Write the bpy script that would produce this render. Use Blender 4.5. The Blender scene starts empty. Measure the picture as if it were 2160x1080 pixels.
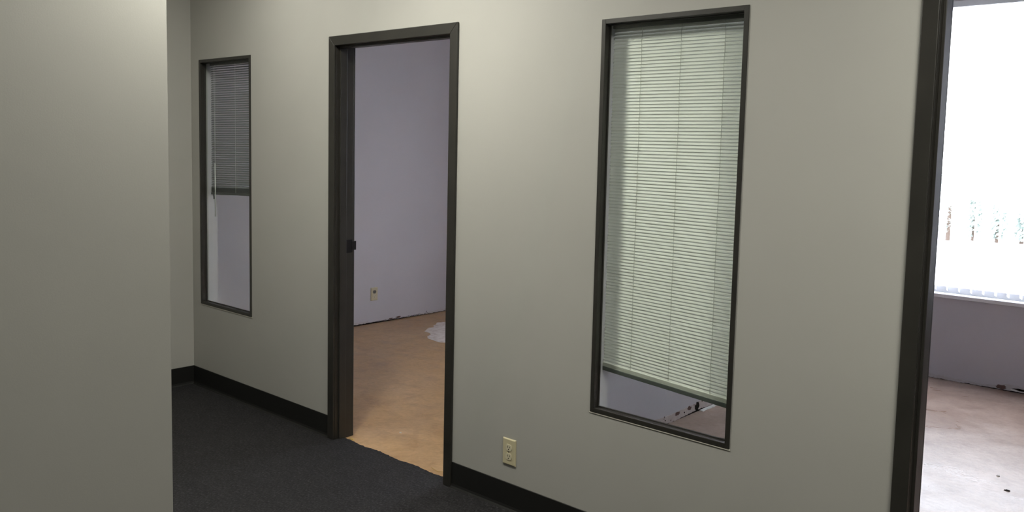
import bpy, bmesh, math, random
from mathutils import Vector, Matrix
random.seed(7)
S = bpy.context.scene
C = S.collection

# ---------------------------------------------------------------- camera
D, H = 2.65, 1.5513
FOC, YAW, PITCH, ROLL, CX, CY = 1802.64, 0.723042, 0.0889994, 0.0236810, 22.17, -66.04
cam = bpy.data.objects.new('camera', bpy.data.cameras.new('camera'))
C.objects.link(cam); S.camera = cam
cd = cam.data; cd.sensor_fit = 'HORIZONTAL'; cd.sensor_width = 36.0
cd.lens = FOC*36/2160; cd.shift_x = -CX/2160; cd.shift_y = CY/2160; cd.clip_start = .02; cd.clip_end = 500
f = Vector((-math.sin(YAW)*math.cos(PITCH), math.cos(YAW)*math.cos(PITCH), -math.sin(PITCH)))
r = Vector((math.cos(YAW), math.sin(YAW), 0)); u = r.cross(f)
c_, s_ = math.cos(ROLL), math.sin(ROLL)
r, u = c_*r + s_*u, -s_*r + c_*u
cam.matrix_world = Matrix((( r.x, u.x, -f.x, 0), (r.y, u.y, -f.y, -D), (r.z, u.z, -f.z, H), (0, 0, 0, 1)))

# ---------------------------------------------------------------- world and exposure
SKY = 13.5
w = bpy.data.worlds.new('world'); S.world = w; w.use_nodes = True
bg = w.node_tree.nodes['Background']; bg.inputs[0].default_value = (.86, .88, 1.0, 1); bg.inputs[1].default_value = SKY
vs = S.view_settings; vs.view_transform = 'Standard'; vs.look = 'None'; vs.gamma = 1; vs.use_curve_mapping = False
vs.exposure = 0.0
TROFFER = 27.0          # hall ceiling light strength
SQUARE = 134.0          # small square hall ceiling light near the doorway
HALLCOL = (1.0, .98, .87)

# ---------------------------------------------------------------- materials
def mat(name, col, rough=.6, spec=.5, metal=0):
    m = bpy.data.materials.new(name); m.use_nodes = True
    b = m.node_tree.nodes['Principled BSDF']
    b.inputs['Base Color'].default_value = (*col, 1); b.inputs['Roughness'].default_value = rough
    b.inputs['Specular IOR Level'].default_value = spec; b.inputs['Metallic'].default_value = metal
    return m
def nodes(m): return m.node_tree.nodes, m.node_tree.links, m.node_tree.nodes['Principled BSDF']
def coords(m, scale=(1, 1, 1)):
    N, L, b = nodes(m)
    g = N.new('ShaderNodeNewGeometry'); mp = N.new('ShaderNodeMapping'); mp.inputs['Scale'].default_value = scale
    L.new(g.outputs['Position'], mp.inputs['Vector']); return mp.outputs[0]
def noise(m, vec, scale, detail=4, rough=.5, dist=0):
    N, L, b = nodes(m); n = N.new('ShaderNodeTexNoise')
    n.inputs['Scale'].default_value = scale; n.inputs['Detail'].default_value = detail
    n.inputs['Roughness'].default_value = rough; n.inputs['Distortion'].default_value = dist
    L.new(vec, n.inputs['Vector']); return n.outputs[0]
def ramp(m, fac, stops):
    N, L, b = nodes(m); n = N.new('ShaderNodeValToRGB'); e = n.color_ramp.elements
    while len(e) < len(stops): e.new(.5)
    for k, (p, c) in zip(e, stops): k.position = p; k.color = (*c, 1)
    L.new(fac, n.inputs[0]); return n.outputs[0]
def mix(m, fac, a, b2, mode='MIX'):
    N, L, b = nodes(m); n = N.new('ShaderNodeMix'); n.data_type = 'RGBA'; n.blend_type = mode
    for s, v in ((0, fac), (6, a), (7, b2)):
        if isinstance(v, (int, float)): n.inputs[s].default_value = v
        elif isinstance(v, tuple): n.inputs[s].default_value = (*v, 1)
        else: L.new(v, n.inputs[s])
    return n.outputs[2]
def bump(m, h, dist, strength=1):
    N, L, b = nodes(m); n = N.new('ShaderNodeBump'); n.inputs['Distance'].default_value = dist
    n.inputs['Strength'].default_value = strength
    L.new(h, n.inputs['Height']); L.new(n.outputs[0], b.inputs['Normal'])
def setcol(m, o): nodes(m)[1].new(o, nodes(m)[2].inputs['Base Color'])

def wall_paint(name, col):
    m = mat(name, col, .62, .35); v = coords(m)
    a = tuple(x*.965 for x in col); b = tuple(min(1, x*1.02) for x in col)
    setcol(m, ramp(m, noise(m, v, 1.3, 5), [(.35, a), (.65, b)]))
    bump(m, noise(m, v, 190, 3), .0008, .2); return m
M = {}
M['hall_paint'] = wall_paint('hall_paint', (.43, .423, .395))
M['room_paint'] = wall_paint('room_paint', (.585, .56, .59))
M['ceiling'] = wall_paint('ceiling_paint', (.52, .52, .50))
m = M['frame'] = mat('dark_bronze_frame', (.022, .020, .017), .42, .5)
v = coords(m); setcol(m, ramp(m, noise(m, v, 8, 4), [(.3, (.021, .020, .017)), (.7, (.029, .027, .023))])); bump(m, noise(m, v, 260, 2), .0004, .4)
m = M['base'] = mat('black_vinyl_base', (.010, .010, .0095), .5, .4); bump(m, noise(m, coords(m), 60, 2), .0006, .4)
m = M['carpet'] = mat('charcoal_carpet', (.02, .02, .022), .60, .22)
v = coords(m); fine = noise(m, coords(m, (1.8, 1, 1)), 75, 5, .75); mid = noise(m, v, 14, 4, .6)
cc = ramp(m, fine, [(.38, (.006, .006, .007)), (.52, (.020, .0192, .021)), (.68, (.11, .105, .11))])
setcol(m, mix(m, .30, cc, ramp(m, mid, [(.35, (.008, .008, .009)), (.7, (.036, .035, .038))])))
bump(m, fine, .004, 1)

def concrete(name, cols, stain, rough=(.28, .45), spec=.5):
    m = mat(name, cols[1], .5, spec); v = coords(m, (1, 1, 1))
    big = noise(m, v, 1.7, 6, .6, .6); sw = noise(m, coords(m, (2.0, 3.0, 1)), 1.6, 6, .62, .8); fine = noise(m, v, 45, 5, .6)
    a = ramp(m, big, [(.32, cols[0]), (.5, cols[1]), (.68, cols[2])])
    b = ramp(m, sw, [(.36, stain), (.55, (1, 1, 1))])
    cmul = mix(m, .75, a, b, 'MULTIPLY')
    c = ramp(m, fine, [(.3, (.80, .79, .78)), (.7, (1, 1, 1))])
    mo = ramp(m, noise(m, v, 9, 5, .65, .5), [(.34, (.78, .74, .70)), (.5, (.95, .94, .92)), (.66, (1, 1, 1))])
    cmul = mix(m, .8, cmul, mo, 'MULTIPLY')
    setcol(m, mix(m, .8, cmul, c, 'MULTIPLY'))
    N, L, bs = nodes(m); mr = N.new('ShaderNodeMapRange'); L.new(sw, mr.inputs[0])
    mr.inputs[1].default_value = .3; mr.inputs[2].default_value = .7
    mr.inputs[3].default_value = rough[0]; mr.inputs[4].default_value = rough[1]; L.new(mr.outputs[0], bs.inputs['Roughness'])
    bump(m, fine, .002, .5); return m
M['concrete_left'] = concrete('glue_stained_concrete', [(.56, .34, .165), (.62, .40, .21), (.70, .47, .27)], (.80, .76, .70))
M['concrete_right'] = concrete('pinkish_concrete', [(.36, .25, .20), (.43, .315, .26), (.54, .415, .355)], (.84, .79, .75), (.26, .42), .30)
m = M['floor_glare'] = mat('pale_window_glare', (.66, .60, .55), .6); setcol(m, ramp(m, noise(m, coords(m), 25, 5), [(.3, (.56, .47, .42)), (.6, (.76, .69, .65))]))  # tone of the glare painted on the left office slab

def torn(name, c1, c2, spot, t):
    m = mat(name, c1, .85, .2); v = coords(m)
    a = ramp(m, noise(m, v, 9, 5, .6), [(.35, c1), (.65, c2)])
    sp = ramp(m, noise(m, v, 26, 4, .55), [(t, (0, 0, 0)), (t+.03, (1, 1, 1))])
    setcol(m, mix(m, sp, a, spot)); bump(m, noise(m, v, 70, 4), .003, .7); return m
M['torn_pink'] = torn('torn_drywall', (.50, .42, .40), (.60, .52, .49), (.10, .065, .055), .63)
M['torn_pale'] = torn('scraped_drywall', (.52, .48, .47), (.56, .53, .55), (.13, .09, .07), .68)
M['gap'] = mat('dark_gap', (.02, .014, .011), .9, .1)
M['plaster'] = mat('white_plaster', (.75, .73, .70), .8)
M['bead_highlight'] = mat('highlit_bead', (.68, .66, .58), .5)
M['white_stool'] = mat('white_window_stool', (.85, .85, .86), .35)
M['ivory'] = mat('ivory_plastic', (.60, .54, .36), .35)
M['ivory_face'] = mat('ivory_socket_face', (.66, .61, .45), .3)
M['grey_face'] = mat('grey_socket_face', (.13, .12, .11), .5)
M['slot'] = mat('dark_slot', (.02, .017, .013), .8)
M['screw'] = mat('screw_metal', (.45, .42, .36), .35, .5, .8)
M['steel'] = mat('blackened_strike_steel', (.02, .02, .022), .35, .5, .6)
M['tack'] = mat('yellow_tack_wood', (.62, .45, .18), .7)
M['fixture'] = mat('white_fixture_metal', (.8, .8, .8), .4)
M['dark_chip'] = mat('dark_chip', (.05, .04, .04), .8)
M['asphalt'] = mat('pale_paving', (.55, .55, .55), .9)
M['alu'] = mat('flare_paled_aluminium', (.55, .55, .57), .4, .5, .3)  # exterior window frames, colour lightened to stand for lens flare
M['bark'] = mat('bark', (.08, .055, .04), .9)
m = M['leaf'] = mat('leaves', (.03, .06, .03), .7); setcol(m, ramp(m, noise(m, coords(m), 6, 3), [(.3, (.24, .30, .27)), (.7, (.36, .41, .37))]))

def slat_mat(name, col, trans):
    m = mat(name, col, .45, .4); N, L, b = nodes(m)
    t = N.new('ShaderNodeBsdfTranslucent'); t.inputs[0].default_value = (*col, 1)
    x = N.new('ShaderNodeMixShader'); x.inputs[0].default_value = trans
    L.new(b.outputs[0], x.inputs[1]); L.new(t.outputs[0], x.inputs[2])
    L.new(x.outputs[0], N['Material Output'].inputs['Surface']); return m
M['slat'] = slat_mat('mini_blind_slat', (.80, .80, .735), .03)
M['slat_grey'] = slat_mat('grey_mini_blind_slat', (.24, .25, .25), .10)
M['vane'] = slat_mat('white_vinyl_vane', (.85, .86, .88), .45)
M['rail'] = mat('grey_blind_rail', (.11, .12, .11), .4)
M['rail_dark'] = mat('dark_blind_rail', (.085, .088, .085), .5)
M['cord'] = mat('blind_cord', (.36, .37, .33), .8)
M['cord_white'] = mat('white_wand', (.75, .76, .74), .3)
def glass():
    m = bpy.data.materials.new('window_glass'); m.use_nodes = True; N = m.node_tree.nodes; L = m.node_tree.links
    N.remove(N['Principled BSDF']); t = N.new('ShaderNodeBsdfTransparent'); t.inputs[0].default_value = (.93, .95, .94, 1)
    g = N.new('ShaderNodeBsdfGlossy'); g.inputs['Roughness'].default_value = .01
    lw = N.new('ShaderNodeLayerWeight'); lw.inputs[0].default_value = .5
    pw = N.new('ShaderNodeMath'); pw.operation = 'POWER'; pw.inputs[1].default_value = 5; L.new(lw.outputs['Facing'], pw.inputs[0])
    fr = N.new('ShaderNodeMath'); fr.operation = 'MULTIPLY_ADD'; fr.inputs[1].default_value = .5; fr.inputs[2].default_value = .02; L.new(pw.outputs[0], fr.inputs[0])
    x = N.new('ShaderNodeMixShader'); L.new(fr.outputs[0], x.inputs[0]); L.new(t.outputs[0], x.inputs[1]); L.new(g.outputs[0], x.inputs[2])
    L.new(x.outputs[0], N['Material Output'].inputs[0]); return m
M['glass'] = glass()
def emit(name, col, s):
    m = bpy.data.materials.new(name); m.use_nodes = True; N = m.node_tree.nodes; L = m.node_tree.links
    e = N.new('ShaderNodeEmission'); e.inputs[0].default_value = (*col, 1); e.inputs[1].default_value = s
    L.new(e.outputs[0], N['Material Output'].inputs[0]); return m
M['troffer'] = emit('lit_diffuser', HALLCOL, TROFFER)
M['square'] = emit('lit_square_diffuser', HALLCOL, SQUARE)

# ---------------------------------------------------------------- mesh helpers
def box(bm, x0, x1, y0, y1, z0, z1):
    vs_ = [bm.verts.new((x, y, z)) for x in (x0, x1) for y in (y0, y1) for z in (z0, z1)]
    for q in ((0, 1, 3, 2), (4, 6, 7, 5), (0, 4, 5, 1), (2, 3, 7, 6), (0, 2, 6, 4), (1, 5, 7, 3)):
        bm.faces.new([vs_[i] for i in q])
def cyl(bm, p0, p1, r0, r1=None, n=14):
    p0, p1 = Vector(p0), Vector(p1); d = (p1-p0); r1 = r0 if r1 is None else r1
    mtx = Matrix.Translation((p0+p1)/2) @ d.to_track_quat('Z', 'Y').to_matrix().to_4x4()
    bmesh.ops.create_cone(bm, cap_ends=True, segments=n, radius1=r0, radius2=r1, depth=d.length, matrix=mtx)
def tag(o, label=None, cat=None, group=None, kind=None):
    for k, v_ in (('label', label), ('category', cat), ('group', group), ('kind', kind)):
        if v_: o[k] = v_
    return o
def obj(name, bm, m, parent=None, bevel=0, smooth=False, loc=None):
    bmesh.ops.recalc_face_normals(bm, faces=bm.faces)
    me = bpy.data.meshes.new(name); bm.to_mesh(me); bm.free(); me.materials.append(m)
    if smooth:
        for p in me.polygons: p.use_smooth = True
    o = bpy.data.objects.new(name, me); C.objects.link(o); o.parent = parent
    if loc: o.location = loc
    if bevel:
        b = o.modifiers.new('bevel', 'BEVEL'); b.width = bevel; b.segments = 2; b.limit_method = 'ANGLE'
    return o
def boxes(name, bl, m, parent=None, bevel=0):
    bm = bmesh.new()
    for b in bl: box(bm, *b)
    return obj(name, bm, m, parent, bevel)
def struct(name, bl, m, label, bevel=0):
    return tag(boxes(name, bl, m, None, bevel), label, name.split('_')[0], None, 'structure')
def empty(name, loc, label, cat, group=None, kind=None):
    o = bpy.data.objects.new(name, None); C.objects.link(o); o.location = loc
    return tag(o, label, cat, group, kind)

# ---------------------------------------------------------------- dimensions (metres; main wall hall face is y = 0)
T = .110                       # main wall thickness
ZC = 2.75                      # ceiling
YF, YO = 3.793, 3.95           # exterior wall inner / outer face
XE = -5.118                    # hall end wall
XN, YN = -2.90, -1.234         # near corner
XLB = -5.856                   # left office, left wall
XP0, XP1 = -2.655, -2.53       # partition between offices
XR = 2.2; YB = -4.4
ZF = -.008                     # bare slab
DL, DR, DT = -3.672, -2.733, 2.094      # door frame outer
D3L, D3R = -.811, .129
W1 = (-5.015, -4.426, .533, 2.044); W2 = (-1.9595, -1.357, .5285, 2.043)
FW = .048
CW = (-2.36, -.10, .575, 2.635)   # right office exterior window hole
BW = (-3.68, -2.78, .575, 2.635) # left office exterior window hole

def wall_boxes(x0, x1, y0, y1, holes, z0=ZF, z1=ZC):
    out = []; x = x0
    for (a, b, c, d) in sorted(holes):
        out.append((x, a, y0, y1, z0, z1))
        if c > z0 + .01: out.append((a, b, y0, y1, z0, c))
        out.append((a, b, y0, y1, d, z1)); x = b
    out.append((x, x1, y0, y1, z0, z1)); return out

# main wall: hall skin and office skin so each side carries its own paint
holes = [(W1[0]+.003, W1[1]-.003, W1[2]+.003, W1[3]-.003), (DL+.03, DR-.03, ZF, DT-.03), (W2[0]+.003, W2[1]-.003, W2[2]+.003, W2[3]-.003), (D3L+.03, D3R-.03, ZF, DT-.03)]
struct('wall_front', wall_boxes(XE, XR, 0, .05, holes), M['hall_paint'], 'grey-green painted hall wall with two doorways and two tall narrow windows')
holes2 = [(a, b, c-.016 if c > 0 else c, d) for a, b, c, d in holes]
struct('wall_front_office_side', wall_boxes(XLB, XR, .05, T, holes2), M['room_paint'], 'office side of the hall wall around the windows and doorways')
struct('wall_hall_end', [(XE-.12, XE, YN-.12, .05, ZF, ZC)], M['hall_paint'], 'short grey-green wall closing the far left end of the hall')
struct('wall_left', [(XE-.12, XN, YN-.12, YN, ZF, ZC), (XN-.12, XN, YB, YN-.12, ZF, ZC)], M['hall_paint'], 'large plain grey wall close to the camera on the left')
struct('wall_back', [(XN-.12, XR+.12, YB-.12, YB, ZF, ZC)], M['hall_paint'], 'hall wall behind the camera')
struct('wall_right', [(XR, XR+.12, YB, YO, ZF, ZC)], M['hall_paint'], 'right end wall of the hall and right office')
struct('wall_exterior', wall_boxes(XLB-.12, XR+.12, YF, YO, [CW, BW], -.4, ZC), M['room_paint'], 'outside wall of the offices, with wide window')
struct('wall_left_office', [(XLB-.12, XLB, .05, YF, ZF, ZC)], M['room_paint'], 'lavender-grey left wall of the office seen through the doorway')
struct('wall_partition', [(XP0, XP1, T, YF, ZF, ZC)], M['room_paint'], 'partition wall between the two offices')
struct('ceiling', [(XLB-.12, XR+.12, YB-.12, YO, ZC, ZC+.15)], M['ceiling'], 'white ceiling')

# floors
struct('floor_left_office', [(XLB, XP0, .045, YF, -.2, ZF)], M['concrete_left'], 'orange-brown glue-stained bare concrete slab seen through the open doorway')
struct('floor_right_office', [(XP0, XR, .045, YF, -.2, ZF)], M['concrete_right'], 'pinkish bare concrete slab in the bright right office')
bm = bmesh.new()
box(bm, XE, XR, YB, 0, -.2, 0)
def carpet_tongue(x0, x1):
    n = 60; top = []; bot = []
    for i in range(n+1):
        x = x0+(x1-x0)*i/n; y = .052 + random.uniform(-.004, .004) + .005*math.sin(i*.35)
        top.append((bm.verts.new((x, 0, 0)), bm.verts.new((x, y, 0)), bm.verts.new((x, y+.002, ZF-.002))))
    for a, b in zip(top, top[1:]):
        bm.faces.new((a[0], b[0], b[1], a[1])); bm.faces.new((a[1], b[1], b[2], a[2]))
carpet_tongue(DL+.045, DR-.045); carpet_tongue(D3L+.045, D3R-.045)
tag(obj('floor', bm, M['carpet']), 'charcoal carpet on the hall floor', 'floor', None, 'structure')

# baseboards (black vinyl cove base with a small toe)
def base_run(bm, p, q, n):
    """p, q: run on the wall; n: outward normal"""
    p, q, n = Vector(p), Vector(q), Vector(n)
    prof = [(0, .118), (.0028, .1165), (.0032, .018), (.006, .008), (.012, .0005), (0, .0005)]
    A = [bm.verts.new((p.x+n.x*a, p.y+n.y*a, z)) for a, z in prof]; B = [bm.verts.new((q.x+n.x*a, q.y+n.y*a, z)) for a, z in prof]
    for i in range(len(prof)):
        j = (i+1) % len(prof); bm.faces.new((A[i], B[i], B[j], A[j]))
    bm.faces.new(A); bm.faces.new(B[::-1])
for name, runs, lab in (
    ('baseboard_front', [((XE, 0), (DL, 0), (0, -1))], 'black vinyl baseboard from hall end corner to doorway'),
    ('baseboard_front_middle', [((DR, 0), (D3L, 0), (0, -1))], 'black vinyl baseboard under the ivory outlet and large blind window'),
    ('baseboard_front_right', [((D3R, 0), (XR, 0), (0, -1))], 'black vinyl baseboard right of the bright doorway'),
    ('baseboard_hall_end', [((XE, YN), (XE, 0), (1, 0))], 'short black vinyl baseboard on the hall end wall'),
    ('baseboard_left', [((XN, YB), (XN, YN), (1, 0)), ((XE, YN), (XN, YN), (0, 1))], 'black vinyl baseboard around the near left wall')):
    bm = bmesh.new()
    for p, q, n in runs: base_run(bm, p, q, n)
    tag(obj(name, bm, M['base']), lab, 'baseboard', None, 'structure')

# ---------------------------------------------------------------- door frames
def door_frame(name, x0, x1, label):
    e = empty(name, (x0, 0, 0), label, 'door', None, 'structure')
    P = .012; zb = .0005
    def rel(b): return (b[0]-x0, b[1]-x0, *b[2:])
    fi, fo = x0+FW, x1-FW
    # casings with mitred corners, hall side and office side
    for (ya, yb_) in ((-P, .0), (T, T+P)):
        bm = bmesh.new(); zt = DT; zi = DT-FW; z0 = zb if ya < 0 else ZF+.0005
        polys = ([(x0, z0), (fi, z0), (fi, zi), (x0, zt)], [(x0, zt), (fi, zi), (fo, zi), (x1, zt)], [(x1, zt), (fo, zi), (fo, z0), (x1, z0)])
        for k, pl in enumerate(polys):
            a = [bm.verts.new((x-x0, ya, z)) for x, z in pl]; b = [bm.verts.new((x-x0, yb_, z)) for x, z in pl]
            bm.faces.new(a); bm.faces.new(b[::-1])
            for i in range(4): bm.faces.new((a[i], a[(i+1) % 4], b[(i+1) % 4], b[i]))
        obj('casing', bm, M['frame'], e, .0025)
    for side in (0, 1):
        a, b = (x0+.02, fi) if side == 0 else (fo, x1-.02)
        boxes('jamb', [rel((a, b, 0, T, ZF+.0005, DT-FW))], M['frame'], e, .001)
        s = (fi, fi+.010) if side == 0 else (fo-.010, fo)
        boxes('stop', [rel((*s, .022, .064, ZF+.0005, DT-FW-.010))], M['frame'], e, .0015)
    boxes('head_jamb', [rel((x0+.02, x1-.02, 0, T, DT-FW, DT-.02))], M['frame'], e, .001)
    boxes('stop', [rel((fi, fo, .022, .064, DT-FW-.010, DT-FW))], M['frame'], e, .0015)
    return e
d1 = door_frame('door_1', DL, DR, 'dark brown door frame around the open doorway to the office with orange-brown floor')
bm = bmesh.new()
box(bm, FW, FW+.0018, .062, .108, .985, 1.055); box(bm, FW-.002, FW+.003, .100, T+.021, .998, 1.045)
sp = obj('strike_plate', bm, M['steel'], d1, .0008); sp['label'] = 'black metal latch strike plate'
bm = bmesh.new()
for z in (.995, 1.045): cyl(bm, (FW+.0018, .085, z), (FW+.0028, .085, z), .004)
obj('screw', bm, M['steel'], sp)
d3 = door_frame('door_2', D3L, D3R, 'dark brown door frame beside the bright right office')

# ---------------------------------------------------------------- interior windows
def tall_window(name, W, label):
    x0, x1, z0, z1 = W; e = empty(name, (x0, 0, z0), label, 'window', None, 'structure')
    F = .018
    def rel(b): return (b[0]-x0, b[1]-x0, b[2], b[3], b[4]-z0, b[5]-z0)
    def ring(a, y0, y1, w_):
        return [rel((x0+a, x0+a+w_, y0, y1, z0+a, z1-a)), rel((x1-a-w_, x1-a, y0, y1, z0+a, z1-a)),
                rel((x0+a+w_, x1-a-w_, y0, y1, z0+a, z0+a+w_)), rel((x0+a+w_, x1-a-w_, y0, y1, z1-a-w_, z1-a))]
    boxes('window_frame', ring(0, -.004, .034, F), M['frame'], e, .0012)
    boxes('glazing_bead', ring(F, .022, .030, .004), M['frame'], e, .0008)
    boxes('pane', [rel((x0+F, x1-F, .031, .034, z0+F, z1-F))], M['glass'], e)
    b = boxes('highlit_bead', [rel((x0-.004, x1+.003, -.003, .001, z0-.0045, z0))], M['bead_highlight'], e, .001)  # wall edge catching light, its highlight painted as a cream bead
    b['label'] = 'thin cream bead under the frame, painted with its highlight'
    return e
tall_window('window_1', W1, 'tall narrow dark-framed window left of the doorway, half covered by grey blind')
tall_window('window_2', W2, 'tall dark-framed window right of the doorway, blind nearly all the way down')

# ---------------------------------------------------------------- mini blinds
def mini_blind(name, x0, x1, y, zt, zb_l, zb_r, width, pitch, tilt, smat, rmat, ladders, label, group, stack=0, sag=1.0, rail_h=.012, cordmat='cord'):
    """zt underside of head rail; zb bottom of bottom rail at left / right; slats follow the slope more and more downwards"""
    e = empty(name, (x0, y, zt), label, 'window blind', group)
    L = x1-x0
    boxes('head_rail', [(0, L, -.010, .012, 0, .020)], M['rail'] if rmat is None else rmat, e, .001)
    hl, hr = zt-zb_l-rail_h, zt-zb_r-rail_h
    n = int((hr-stack)/pitch); bm = bmesh.new(); K = 4; seg = 8
    def zat(fr, t):     # fr 0..1 down the blind, t 0..1 across
        dl, dr = -hl*fr, -hr*fr
        s = fr**sag; flat = -((hl+hr)/2)*fr
        return flat*(1-s) + (dl+(dr-dl)*t)*s
    def slat(fr, ang, jig=0):
        rows = []
        for i in range(seg+1):
            t = i/seg; row = []
            for k in range(K+1):
                a = (k/K-.5)*width; cr = .0011*(1-(2*k/K-1)**2)
                yy = a*math.cos(ang) - cr*math.sin(ang); zz = a*math.sin(ang) + cr*math.cos(ang)
                row.append(bm.verts.new((t*L+jig, yy, zat(fr, t)+zz)))
            rows.append(row)
        for p, q in zip(rows, rows[1:]):
            for k in range(K): bm.faces.new((p[k], q[k], q[k+1], p[k+1]))
    last = 1-stack/max(hr, .01)
    for i in range(n):
        slat(last*(i+.55)/n, tilt+random.uniform(-.03, .03), random.uniform(-.0008, .0008))
    if stack:
        k = 14
        for i in range(k): slat(last+(1-last)*(i+.3)/k, tilt*.12, random.uniform(-.001, .001))
    o = obj('slats', bm, smat, e, smooth=True)
    bm = bmesh.new()                    # bottom rail, sloped
    h = rail_h; a = [bm.verts.new((0, yy, -hl-dz)) for yy, dz in ((-.009, 0), (.009, 0), (.009, h), (-.009, h))]
    b = [bm.verts.new((L, yy, -hr-dz)) for yy, dz in ((-.009, 0), (.009, 0), (.009, h), (-.009, h))]
    bm.faces.new(a); bm.faces.new(b[::-1])
    for i in range(4): bm.faces.new((a[i], a[(i+1) % 4], b[(i+1) % 4], b[i]))
    obj('bottom_rail', bm, rmat or M['rail'], e, .002)
    for lx in ladders:                  # ladder cords: front and back strings with rungs
        bm = bmesh.new(); t = (lx-x0)/L; zt_ = 0; zb_ = -(hl+(hr-hl)*t); st = 26
        dy = width*.5*abs(math.cos(tilt))+.0016
        for s in (-1, 1):
            prev = (lx-x0, s*dy, 0)
            for j in range(1, st+1):
                p = (lx-x0+random.uniform(-.0012, .0012), s*dy, zb_*j/st); cyl(bm, prev, p, .0007, n=5); prev = p
        for i in range(n):
            z = zat(last*(i+.8)/n, t); cyl(bm, (lx-x0-.001, -dy, z+.001), (lx-x0+.002, dy, z-.003), .0005, n=4)
        obj('ladder_cord', bm, M[cordmat], e)
    return e
b2 = mini_blind('mini_blind', -1.9555, -1.3625, .074, 2.015, .683, .645, .0155, .0125, math.radians(60), M['slat'], None,
                (-1.825, -1.655, -1.480), 'pale mini blind nearly covering the large window, bottom edge sagging right', None, stack=.016, sag=1.6, rail_h=.017)
b1 = mini_blind('mini_blind', -5.011, -4.430, .078, 2.015, 1.218, 1.236, .0155, .0133, math.radians(38), M['slat_grey'], M['rail_dark'],
                (-4.955, -4.72, -4.48), 'grey mini blind raised halfway in the narrow far left window', None, stack=.030, sag=1.0, rail_h=.014, cordmat='cord_white')
bm = bmesh.new(); cyl(bm, (.055, -.013, -.005), (.057, -.013, -.60), .0012, n=8); cyl(bm, (.057, -.013, -.60), (.060, -.013, -.932), .0028, .0032, n=8)
wd = obj('tilt_wand', bm, M['cord_white'], b1, smooth=True); wd['label'] = 'thin white tilt wand hanging below the blind'
bm = bmesh.new(); cyl(bm, (.014, .0, -.78), (.018, .002, -.825), .003, .0045, n=8)
obj('cord_tassel', bm, M['rail_dark'], b1)

# ---------------------------------------------------------------- outlets
def duplex(name, loc, rotz, label, top_face):
    """plate in local xz plane, facing local -y"""
    e = empty(name, loc, label, 'outlet'); e.rotation_euler = (0, 0, rotz)
    bm = bmesh.new(); w_, h_ = .0375, .0575
    o_ = [bm.verts.new((sx*w_, 0, sz*h_)) for sx, sz in ((-1, -1), (1, -1), (1, 1), (-1, 1))]
    i_ = [bm.verts.new((sx*(w_-.004), -.0062, sz*(h_-.004))) for sx, sz in ((-1, -1), (1, -1), (1, 1), (-1, 1))]
    m_ = [bm.verts.new((sx*w_, -.0028, sz*h_)) for sx, sz in ((-1, -1), (1, -1), (1, 1), (-1, 1))]
    bm.faces.new(i_); bm.faces.new(o_[::-1])
    for i in range(4):
        j = (i+1) % 4; bm.faces.new((m_[i], m_[j], i_[j], i_[i])); bm.faces.new((o_[i], o_[j], m_[j], m_[i]))
    obj('cover_plate', bm, M['ivory'], e, .0008)
    for k, sz in enumerate((1, -1)):
        zc = sz*.0195; bm = bmesh.new(); pts = []
        for a in range(32):
            t = a*math.tau/32; x = .0172*math.cos(t); z = .0172*math.sin(t); z = max(-.0142, min(.0142, z)); pts.append((x, z))
        A = [bm.verts.new((x, -.0060, z+zc)) for x, z in pts]; B = [bm.verts.new((x, -.0082, z+zc)) for x, z in pts]
        bm.faces.new(B); bm.faces.new(A[::-1])
        for i in range(32): bm.faces.new((A[i], A[(i+1) % 32], B[(i+1) % 32], B[i]))
        fm = M['ivory_face']
        if k == 0 and top_face: fm = M[top_face]
        fc = obj('receptacle', bm, fm, e)
        if k == 0 and top_face: fc['label'] = 'darker grey upper socket face'
        for sx, hh in ((-.0064, .0046), (.0064, .0038)):
            boxes('slot', [(sx-.0013, sx+.0013, -.0086, -.008, zc+.003-hh, zc+.003+hh)], M['slot'], fc)
        bm = bmesh.new(); cyl(bm, (0, -.008, zc-.0078), (0, -.0086, zc-.0078), .0027); obj('ground_hole', bm, M['slot'], fc)
    bm = bmesh.new(); cyl(bm, (0, -.006, 0), (0, -.0072, 0), .0031)
    obj('screw', bm, M['screw'], e)
    return e
duplex('wall_outlet', (-2.3805, -.0002, .2555), 0, 'ivory duplex outlet low on the grey-green hall wall between doorway and large window', None)
duplex('wall_outlet', (XLB+.0002, 2.044, .252), math.pi/2, 'cream duplex outlet with dark upper socket, on lavender office wall seen through the doorway', 'grey_face')

# ---------------------------------------------------------------- scraped drywall bases where baseboards were pulled off
def base_band(name, axis, at, a0, a1, sgn, hfun, m, label, gapf, seed):
    """axis 'x': wall plane x=at, running along y; 'y': plane y=at running along x. sgn = outward direction"""
    rnd = random.Random(seed); n = int((a1-a0)/.012)
    def P(s, off, z): return (at+sgn*off, s, z) if axis == 'x' else (s, at+sgn*off, z)
    bm = bmesh.new(); rows = []
    for i in range(n+1):
        s = a0+(a1-a0)*i/n; hi = hfun(s)+rnd.uniform(-.0035, .0035); lo = ZF+max(.0006, gapf(s)+rnd.uniform(-.002, .003))
        hi = max(hi, lo+.003)
        rows.append([bm.verts.new(P(s, 0, hi)), bm.verts.new(P(s, .0016, hi-.0012)), bm.verts.new(P(s, .0018+rnd.uniform(0, .0012), lo)), bm.verts.new(P(s, 0, lo))])
    for p, q in zip(rows, rows[1:]):
        for k in range(4): bm.faces.new((p[k], q[k], q[(k+1) % 4], p[(k+1) % 4]))
    e = tag(obj(name, bm, m), label, 'trim', None, 'structure')
    b = (at, at+sgn*.0010, a0, a1) if axis == 'x' else (a0, a1, at, at+sgn*.0010)
    b = (min(b[0], b[1]), max(b[0], b[1]), min(b[2], b[3]), max(b[2], b[3]), ZF+.0003, ZF+.014)
    boxes('dark_gap', [b], M['gap'], e)
    return e
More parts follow.
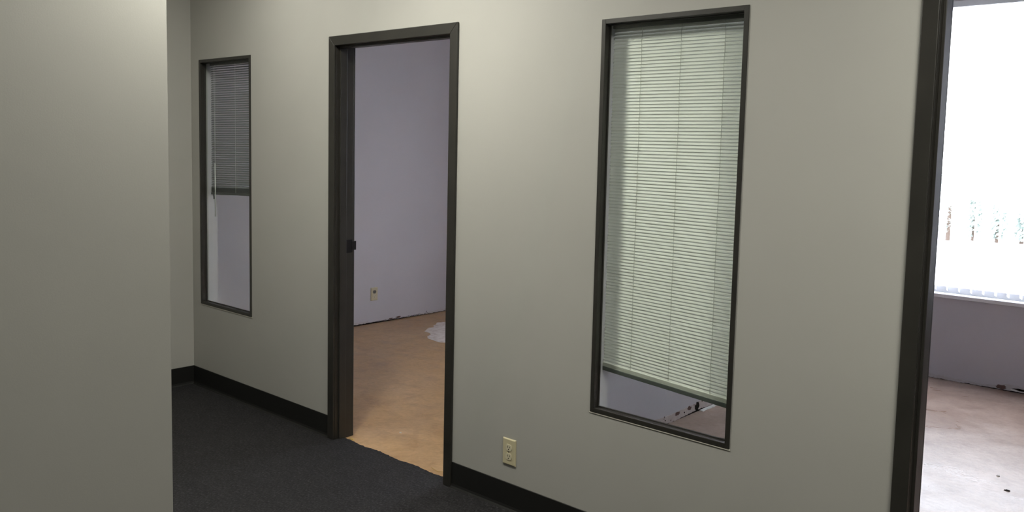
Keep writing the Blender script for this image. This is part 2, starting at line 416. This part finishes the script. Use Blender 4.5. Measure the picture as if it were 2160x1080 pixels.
base_band('trim_1', 'x', XP1, T, YF, 1, lambda s: .046+.006*math.sin(s*7), M['torn_pink'], 'torn pinkish drywall strip along floor behind the large window', lambda s: .006+.005*math.sin(s*11), 3)
base_band('trim_2', 'x', XLB, T, YF, 1, lambda s: (.020 if s < 1.98 else .004)+.014*max(0, math.sin(s*5.3-1))**4, M['torn_pale'], 'scraped drywall edge at floor behind the doorway', lambda s: .004+.007*max(0, math.sin(s*2.3-3)), 5)
base_band('trim_3', 'y', YF, XP1, XR, -1, lambda s: .012+.028*math.exp(-((s+1.24)/.10)**2)+.01*max(0, math.sin(s*6)), M['torn_pale'], 'scraped drywall edge below the bright exterior window', lambda s: .002+.004*max(0, math.sin(s*4)), 9)
# dark chipped holes
def blob_patch(name, pts, m, parent=None, label=None):
    bm = bmesh.new(); bm.faces.new([bm.verts.new(p) for p in pts]); r_ = bmesh.ops.extrude_face_region(bm, geom=list(bm.faces))
    return bm
def ragged(axis, at, cy_, cz, ry, rz, off, seed, n=18):
    rnd = random.Random(seed); pts = []
    for i in range(n):
        t = i*math.tau/n; k = rnd.uniform(.65, 1.1); a = cy_+ry*k*math.cos(t); z = max(ZF+.001, cz+rz*k*math.sin(t))
        pts.append((at+off, a, z) if axis == 'x' else (a, at+off, z))
    return pts
def hole(axis, at, cy_, cz, ry, rz, sgn, seed, parent, m='gap', off=.0034):
    bm = bmesh.new(); A = [bm.verts.new(p) for p in ragged(axis, at, cy_, cz, ry, rz, sgn*off, seed)]
    B = [bm.verts.new(p) for p in ragged(axis, at, cy_, cz, ry, rz, sgn*.0004, seed)]
    bm.faces.new(A); bm.faces.new(B[::-1])
    for i in range(len(A)): bm.faces.new((A[i], A[(i+1) % len(A)], B[(i+1) % len(A)], B[i]))
    o = obj('torn_spot', bm, M[m], parent); return o
M['torn_brown'] = mat('torn_brown_paper', (.16, .10, .085), .9, .1)
t1 = bpy.data.objects['trim_1']
hole('x', XP1, 1.62, .030, .028, .012, 1, 1, t1, 'torn_brown'); hole('x', XP1, 1.755, .034, .022, .013, 1, 2, t1, 'torn_brown')
hole('x', XP1, 1.70, .020, .006, .005, 1, 4, t1)
hole('x', XP1, 1.845, .022, .026, .030, 1, 5, t1); hole('x', XP1, 1.49, .018, .007, .004, 1, 8, t1)
t2 = bpy.data.objects['trim_2']
hole('x', XLB, 2.32, .012, .03, .008, 1, 11, t2, 'torn_brown'); hole('x', XLB, 2.235, .010, .022, .005, 1, 12, t2, 'torn_brown')
hole('x', XLB, 2.66, .020, .006, .004, 1, 13, t2)
t3 = bpy.data.objects['trim_3']
hole('y', YF, -1.31, .012, .035, .018, -1, 14, t3, 'torn_brown'); hole('y', YF, -1.17, .014, .07, .009, -1, 15, t3)
hole('y', YF, -1.23, .006, .03, .006, -1, 16, t3, 'plaster', .006)

# ---------------------------------------------------------------- small leftovers on the floors
def chip(name, x, y, rx, ry, h, z, m, label, cat, seed):
    rnd = random.Random(seed); n = 9; bm = bmesh.new(); A = []; B = []
    for i in range(n):
        t = i*math.tau/n; k = rnd.uniform(.6, 1.1)
        A.append(bm.verts.new((rx*k*math.cos(t), ry*k*math.sin(t), 0))); B.append(bm.verts.new((rx*k*.8*math.cos(t), ry*k*.8*math.sin(t), h*rnd.uniform(.7, 1.2))))
    bm.faces.new(A[::-1]); bm.faces.new(B)
    for i in range(n): bm.faces.new((A[i], A[(i+1) % n], B[(i+1) % n], B[i]))
    return tag(obj(name, bm, M[m], loc=(x, y, z+.0002)), label, cat)
chip('debris_chip', -.852, 1.826, .016, .007, .005, ZF, 'dark_chip', 'small dark chip on the pinkish concrete of the bright right office', 'debris', 1)
chip('plaster_crumb', -.932, 2.004, .009, .006, .004, ZF, 'plaster', 'small white plaster crumb on the pinkish concrete of the bright right office', 'debris', 2)
chip('plaster_crumb', -3.48, .33, .010, .005, .003, ZF, 'plaster', 'tiny white plaster crumb on the orange-brown concrete near left door jamb', 'debris', 3)
def thread(name, pts, r, m, label, cat):
    bm = bmesh.new()
    for a, b in zip(pts, pts[1:]): cyl(bm, a, b, r, n=6)
    return tag(obj(name, bm, M[m]), label, cat)
thread('dried_glue_thread', [(-2.985, .105, ZF+.0015), (-2.955, .092, ZF+.006), (-2.925, .09, ZF+.0015), (-2.88, .125, ZF+.0015), (-2.84, .15, ZF+.0015)], .0013, 'tack', 'thin pale thread of dried glue on the concrete at the carpet edge in the doorway', 'debris')
chip('tack_strip_scrap', -3.575, .078, .024, .008, .006, ZF, 'tack', 'yellow wood scrap at the carpet edge beside the left door jamb', 'debris', 4)
bm = bmesh.new(); rnd = random.Random(21); rows = []
for i in range(15):
    y = 1.875+.17*i/14
    rows.append([bm.verts.new((XP1+.003, y, ZF+.0003)), bm.verts.new((XP1+.005, y, ZF+.006+rnd.uniform(-.001, .001))), bm.verts.new((XP1+.022+rnd.uniform(-.004, .004), y, ZF+.005)), bm.verts.new((XP1+.026+rnd.uniform(-.004, .004), y, ZF+.0003))])
for p, q in zip(rows, rows[1:]):
    for k in range(4): bm.faces.new((p[k], q[k], q[(k+1) % 4], p[(k+1) % 4]))
bm.faces.new(rows[0]); bm.faces.new(rows[-1][::-1])
tag(obj('drywall_scrap', bm, M['plaster']), 'white drywall scrap on the floor against the partition, behind the large window', 'debris')
# window glare painted as a pale flat patch on the orange-brown slab
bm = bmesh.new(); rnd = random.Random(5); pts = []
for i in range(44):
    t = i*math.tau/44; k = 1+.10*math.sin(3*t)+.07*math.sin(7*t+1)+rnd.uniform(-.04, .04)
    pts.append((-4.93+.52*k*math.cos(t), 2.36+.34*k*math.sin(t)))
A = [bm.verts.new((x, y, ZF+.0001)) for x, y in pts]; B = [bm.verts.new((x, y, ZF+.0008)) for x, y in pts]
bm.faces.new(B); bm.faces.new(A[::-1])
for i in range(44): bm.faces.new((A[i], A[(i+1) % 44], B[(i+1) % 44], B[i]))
tag(obj('floor_glare_patch', bm, M['floor_glare']), 'pale patch of painted window glare on the orange-brown office floor', 'floor patch')

# ---------------------------------------------------------------- exterior windows, stool, vertical blind
def ext_window(name, W, label, mull):
    x0, x1, z0, z1 = W; e = empty(name, (x0, YF, z0), label, 'window', None, 'structure')
    rel = lambda b: (b[0]-x0, b[1]-x0, b[2]-YF, b[3]-YF, b[4]-z0, b[5]-z0)
    y0, y1 = YF+.075, YF+.125; z0s = z0+.026; F = .040
    bl = [(x0, x0+F, y0, y1, z0s, z1), (x1-F, x1, y0, y1, z0s, z1), (x0+F, x1-F, y0, y1, z0s, z0s+.045), (x0+F, x1-F, y0, y1, z1-F, z1)]
    bl += [(q-F/2, q+F/2, y0, y1, z0s+.045, z1-F) for q in mull]
    boxes('window_frame', [rel(b) for b in bl], M['alu'], e, .002)
    xs = [x0+F]+[v_ for q in mull for v_ in (q-F/2, q+F/2)]+[x1-F]
    for a, b in zip(xs[::2], xs[1::2]): boxes('pane', [rel((a, b, y0+.02, y0+.026, z0s+.045, z1-F))], M['glass'], e)
    boxes('window_stool', [rel((x0, x1, YF-.018, y1+.02, z0, z0+.026))], M['white_stool'], e, .003)
    return e
ext_window('window_3', CW, 'wide overexposed exterior window in the bright right office', [-.87])
ext_window('window_4', BW, 'exterior window of the left office', [])
def vertical_blind(W, label, ang):
    x0, x1, z0, z1 = W; y = YF+.030; e = empty('vertical_blind', (x0, y, z1), label, 'window blind')
    boxes('head_rail', [(.005, x1-x0-.005, -.022, .022, -.045, -.002)], M['fixture'], e, .002)
    src = None; x = .05
    while x < x1-x0-.04:
        if src is None:
            bm = bmesh.new(); rows = []
            for i in range(7):
                t = i/6-.5; a = t*.089; cr = .004*(1-4*t*t)
                px_, py_ = a*math.cos(ang)-cr*math.sin(ang), a*math.sin(ang)+cr*math.cos(ang)
                rows.append((bm.verts.new((px_, py_, -.05)), bm.verts.new((px_, py_, -(z1-z0)+.05))))
            for p, q in zip(rows, rows[1:]): bm.faces.new((p[0], q[0], q[1], p[1]))
            src = obj('vane', bm, M['vane'], e, smooth=True); src.location.x = x
        else:
            o = src.copy(); C.objects.link(o); o.parent = e; o.location.x = x
        x += .0765
    return e
vertical_blind(CW, 'white vertical blind turned open in front of the glaring exterior window', math.radians(112))

# ---------------------------------------------------------------- outdoors
struct('ground_outside', [(-60, 40, YO, 90, -.5, -.12)], M['asphalt'], 'pale sunlit paving outside the window')
def shrub(x, y, h, wd, label, seed):
    rnd = random.Random(seed); e = empty('shrub', (x, y, -.12), label, 'shrub', 'shrubs beyond the paving outside')
    bm = bmesh.new()
    for i in range(420):
        a = rnd.uniform(0, math.tau); z = rnd.uniform(.12, 1); rr = wd*.5*math.sqrt(rnd.random())*(1-.55*abs(z-.45))
        c = Vector((rr*math.cos(a), rr*math.sin(a), z*h)); s = rnd.uniform(.03, .06)
        n_ = Vector((rnd.gauss(0, 1), rnd.gauss(0, 1), rnd.gauss(0, 1))).normalized(); t_ = n_.orthogonal().normalized(); b_ = n_.cross(t_)
        bm.faces.new([bm.verts.new(c+t_*s), bm.verts.new(c+b_*s*.5), bm.verts.new(c-t_*s), bm.verts.new(c-b_*s*.5)])
    obj('foliage', bm, M['leaf'], e)
    bm = bmesh.new(); cyl(bm, (0, 0, 0), (0, 0, h*.5), .05, .03, 8); obj('trunk', bm, M['bark'], e)
for i, (x, y, h, wd, lab) in enumerate([
    (-5.0, 16.2, 1.5, .6, 'tall green shrub beyond the paving, at left edge of the bright window'),
    (-4.62, 16.6, .85, .3, 'small shrub outside just right of the tall one'),
    (-4.18, 16.6, .75, .35, 'low round shrub outside, third from the door frame'),
    (-3.78, 16.8, .6, .3, 'low shrub outside, fourth from the door frame'),
    (-3.42, 16.8, .55, .25, 'low shrub outside, fifth from the door frame'),
    (-3.08, 16.8, .65, .25, 'low shrub outside, second from the right edge of the photo'),
    (-2.66, 16.6, .8, .35, 'low shrub outside at the right edge of the photo')]):
    shrub(x, y, h, wd, lab, i)

# ---------------------------------------------------------------- ceiling lights
def troffer(x, y, sx, sy, m, label):
    e = empty('ceiling_light', (x, y, ZC), label, 'ceiling light')
    bl = [(-sx/2, sx/2, -sy/2, -sy/2+.03, -.02, -.0005), (-sx/2, sx/2, sy/2-.03, sy/2, -.02, -.0005),
          (-sx/2, -sx/2+.03, -sy/2+.03, sy/2-.03, -.02, -.0005), (sx/2-.03, sx/2, -sy/2+.03, sy/2-.03, -.02, -.0005)]
    boxes('frame', bl, M['fixture'], e); boxes('diffuser', [(-sx/2+.03, sx/2-.03, -sy/2+.03, sy/2-.03, -.012, -.004)], m, e)
troffer(-2.70, -1.0, .36, .36, M['square'], 'small square recessed ceiling light in the hall near the open doorway')
troffer(-3.95, -.62, .38, .38, M['troffer'], 'square recessed ceiling light at the far left end of the hall')
troffer(.15, -1.05, 1.2, .6, M['troffer'], 'long recessed ceiling light in the hall near the bright doorway')
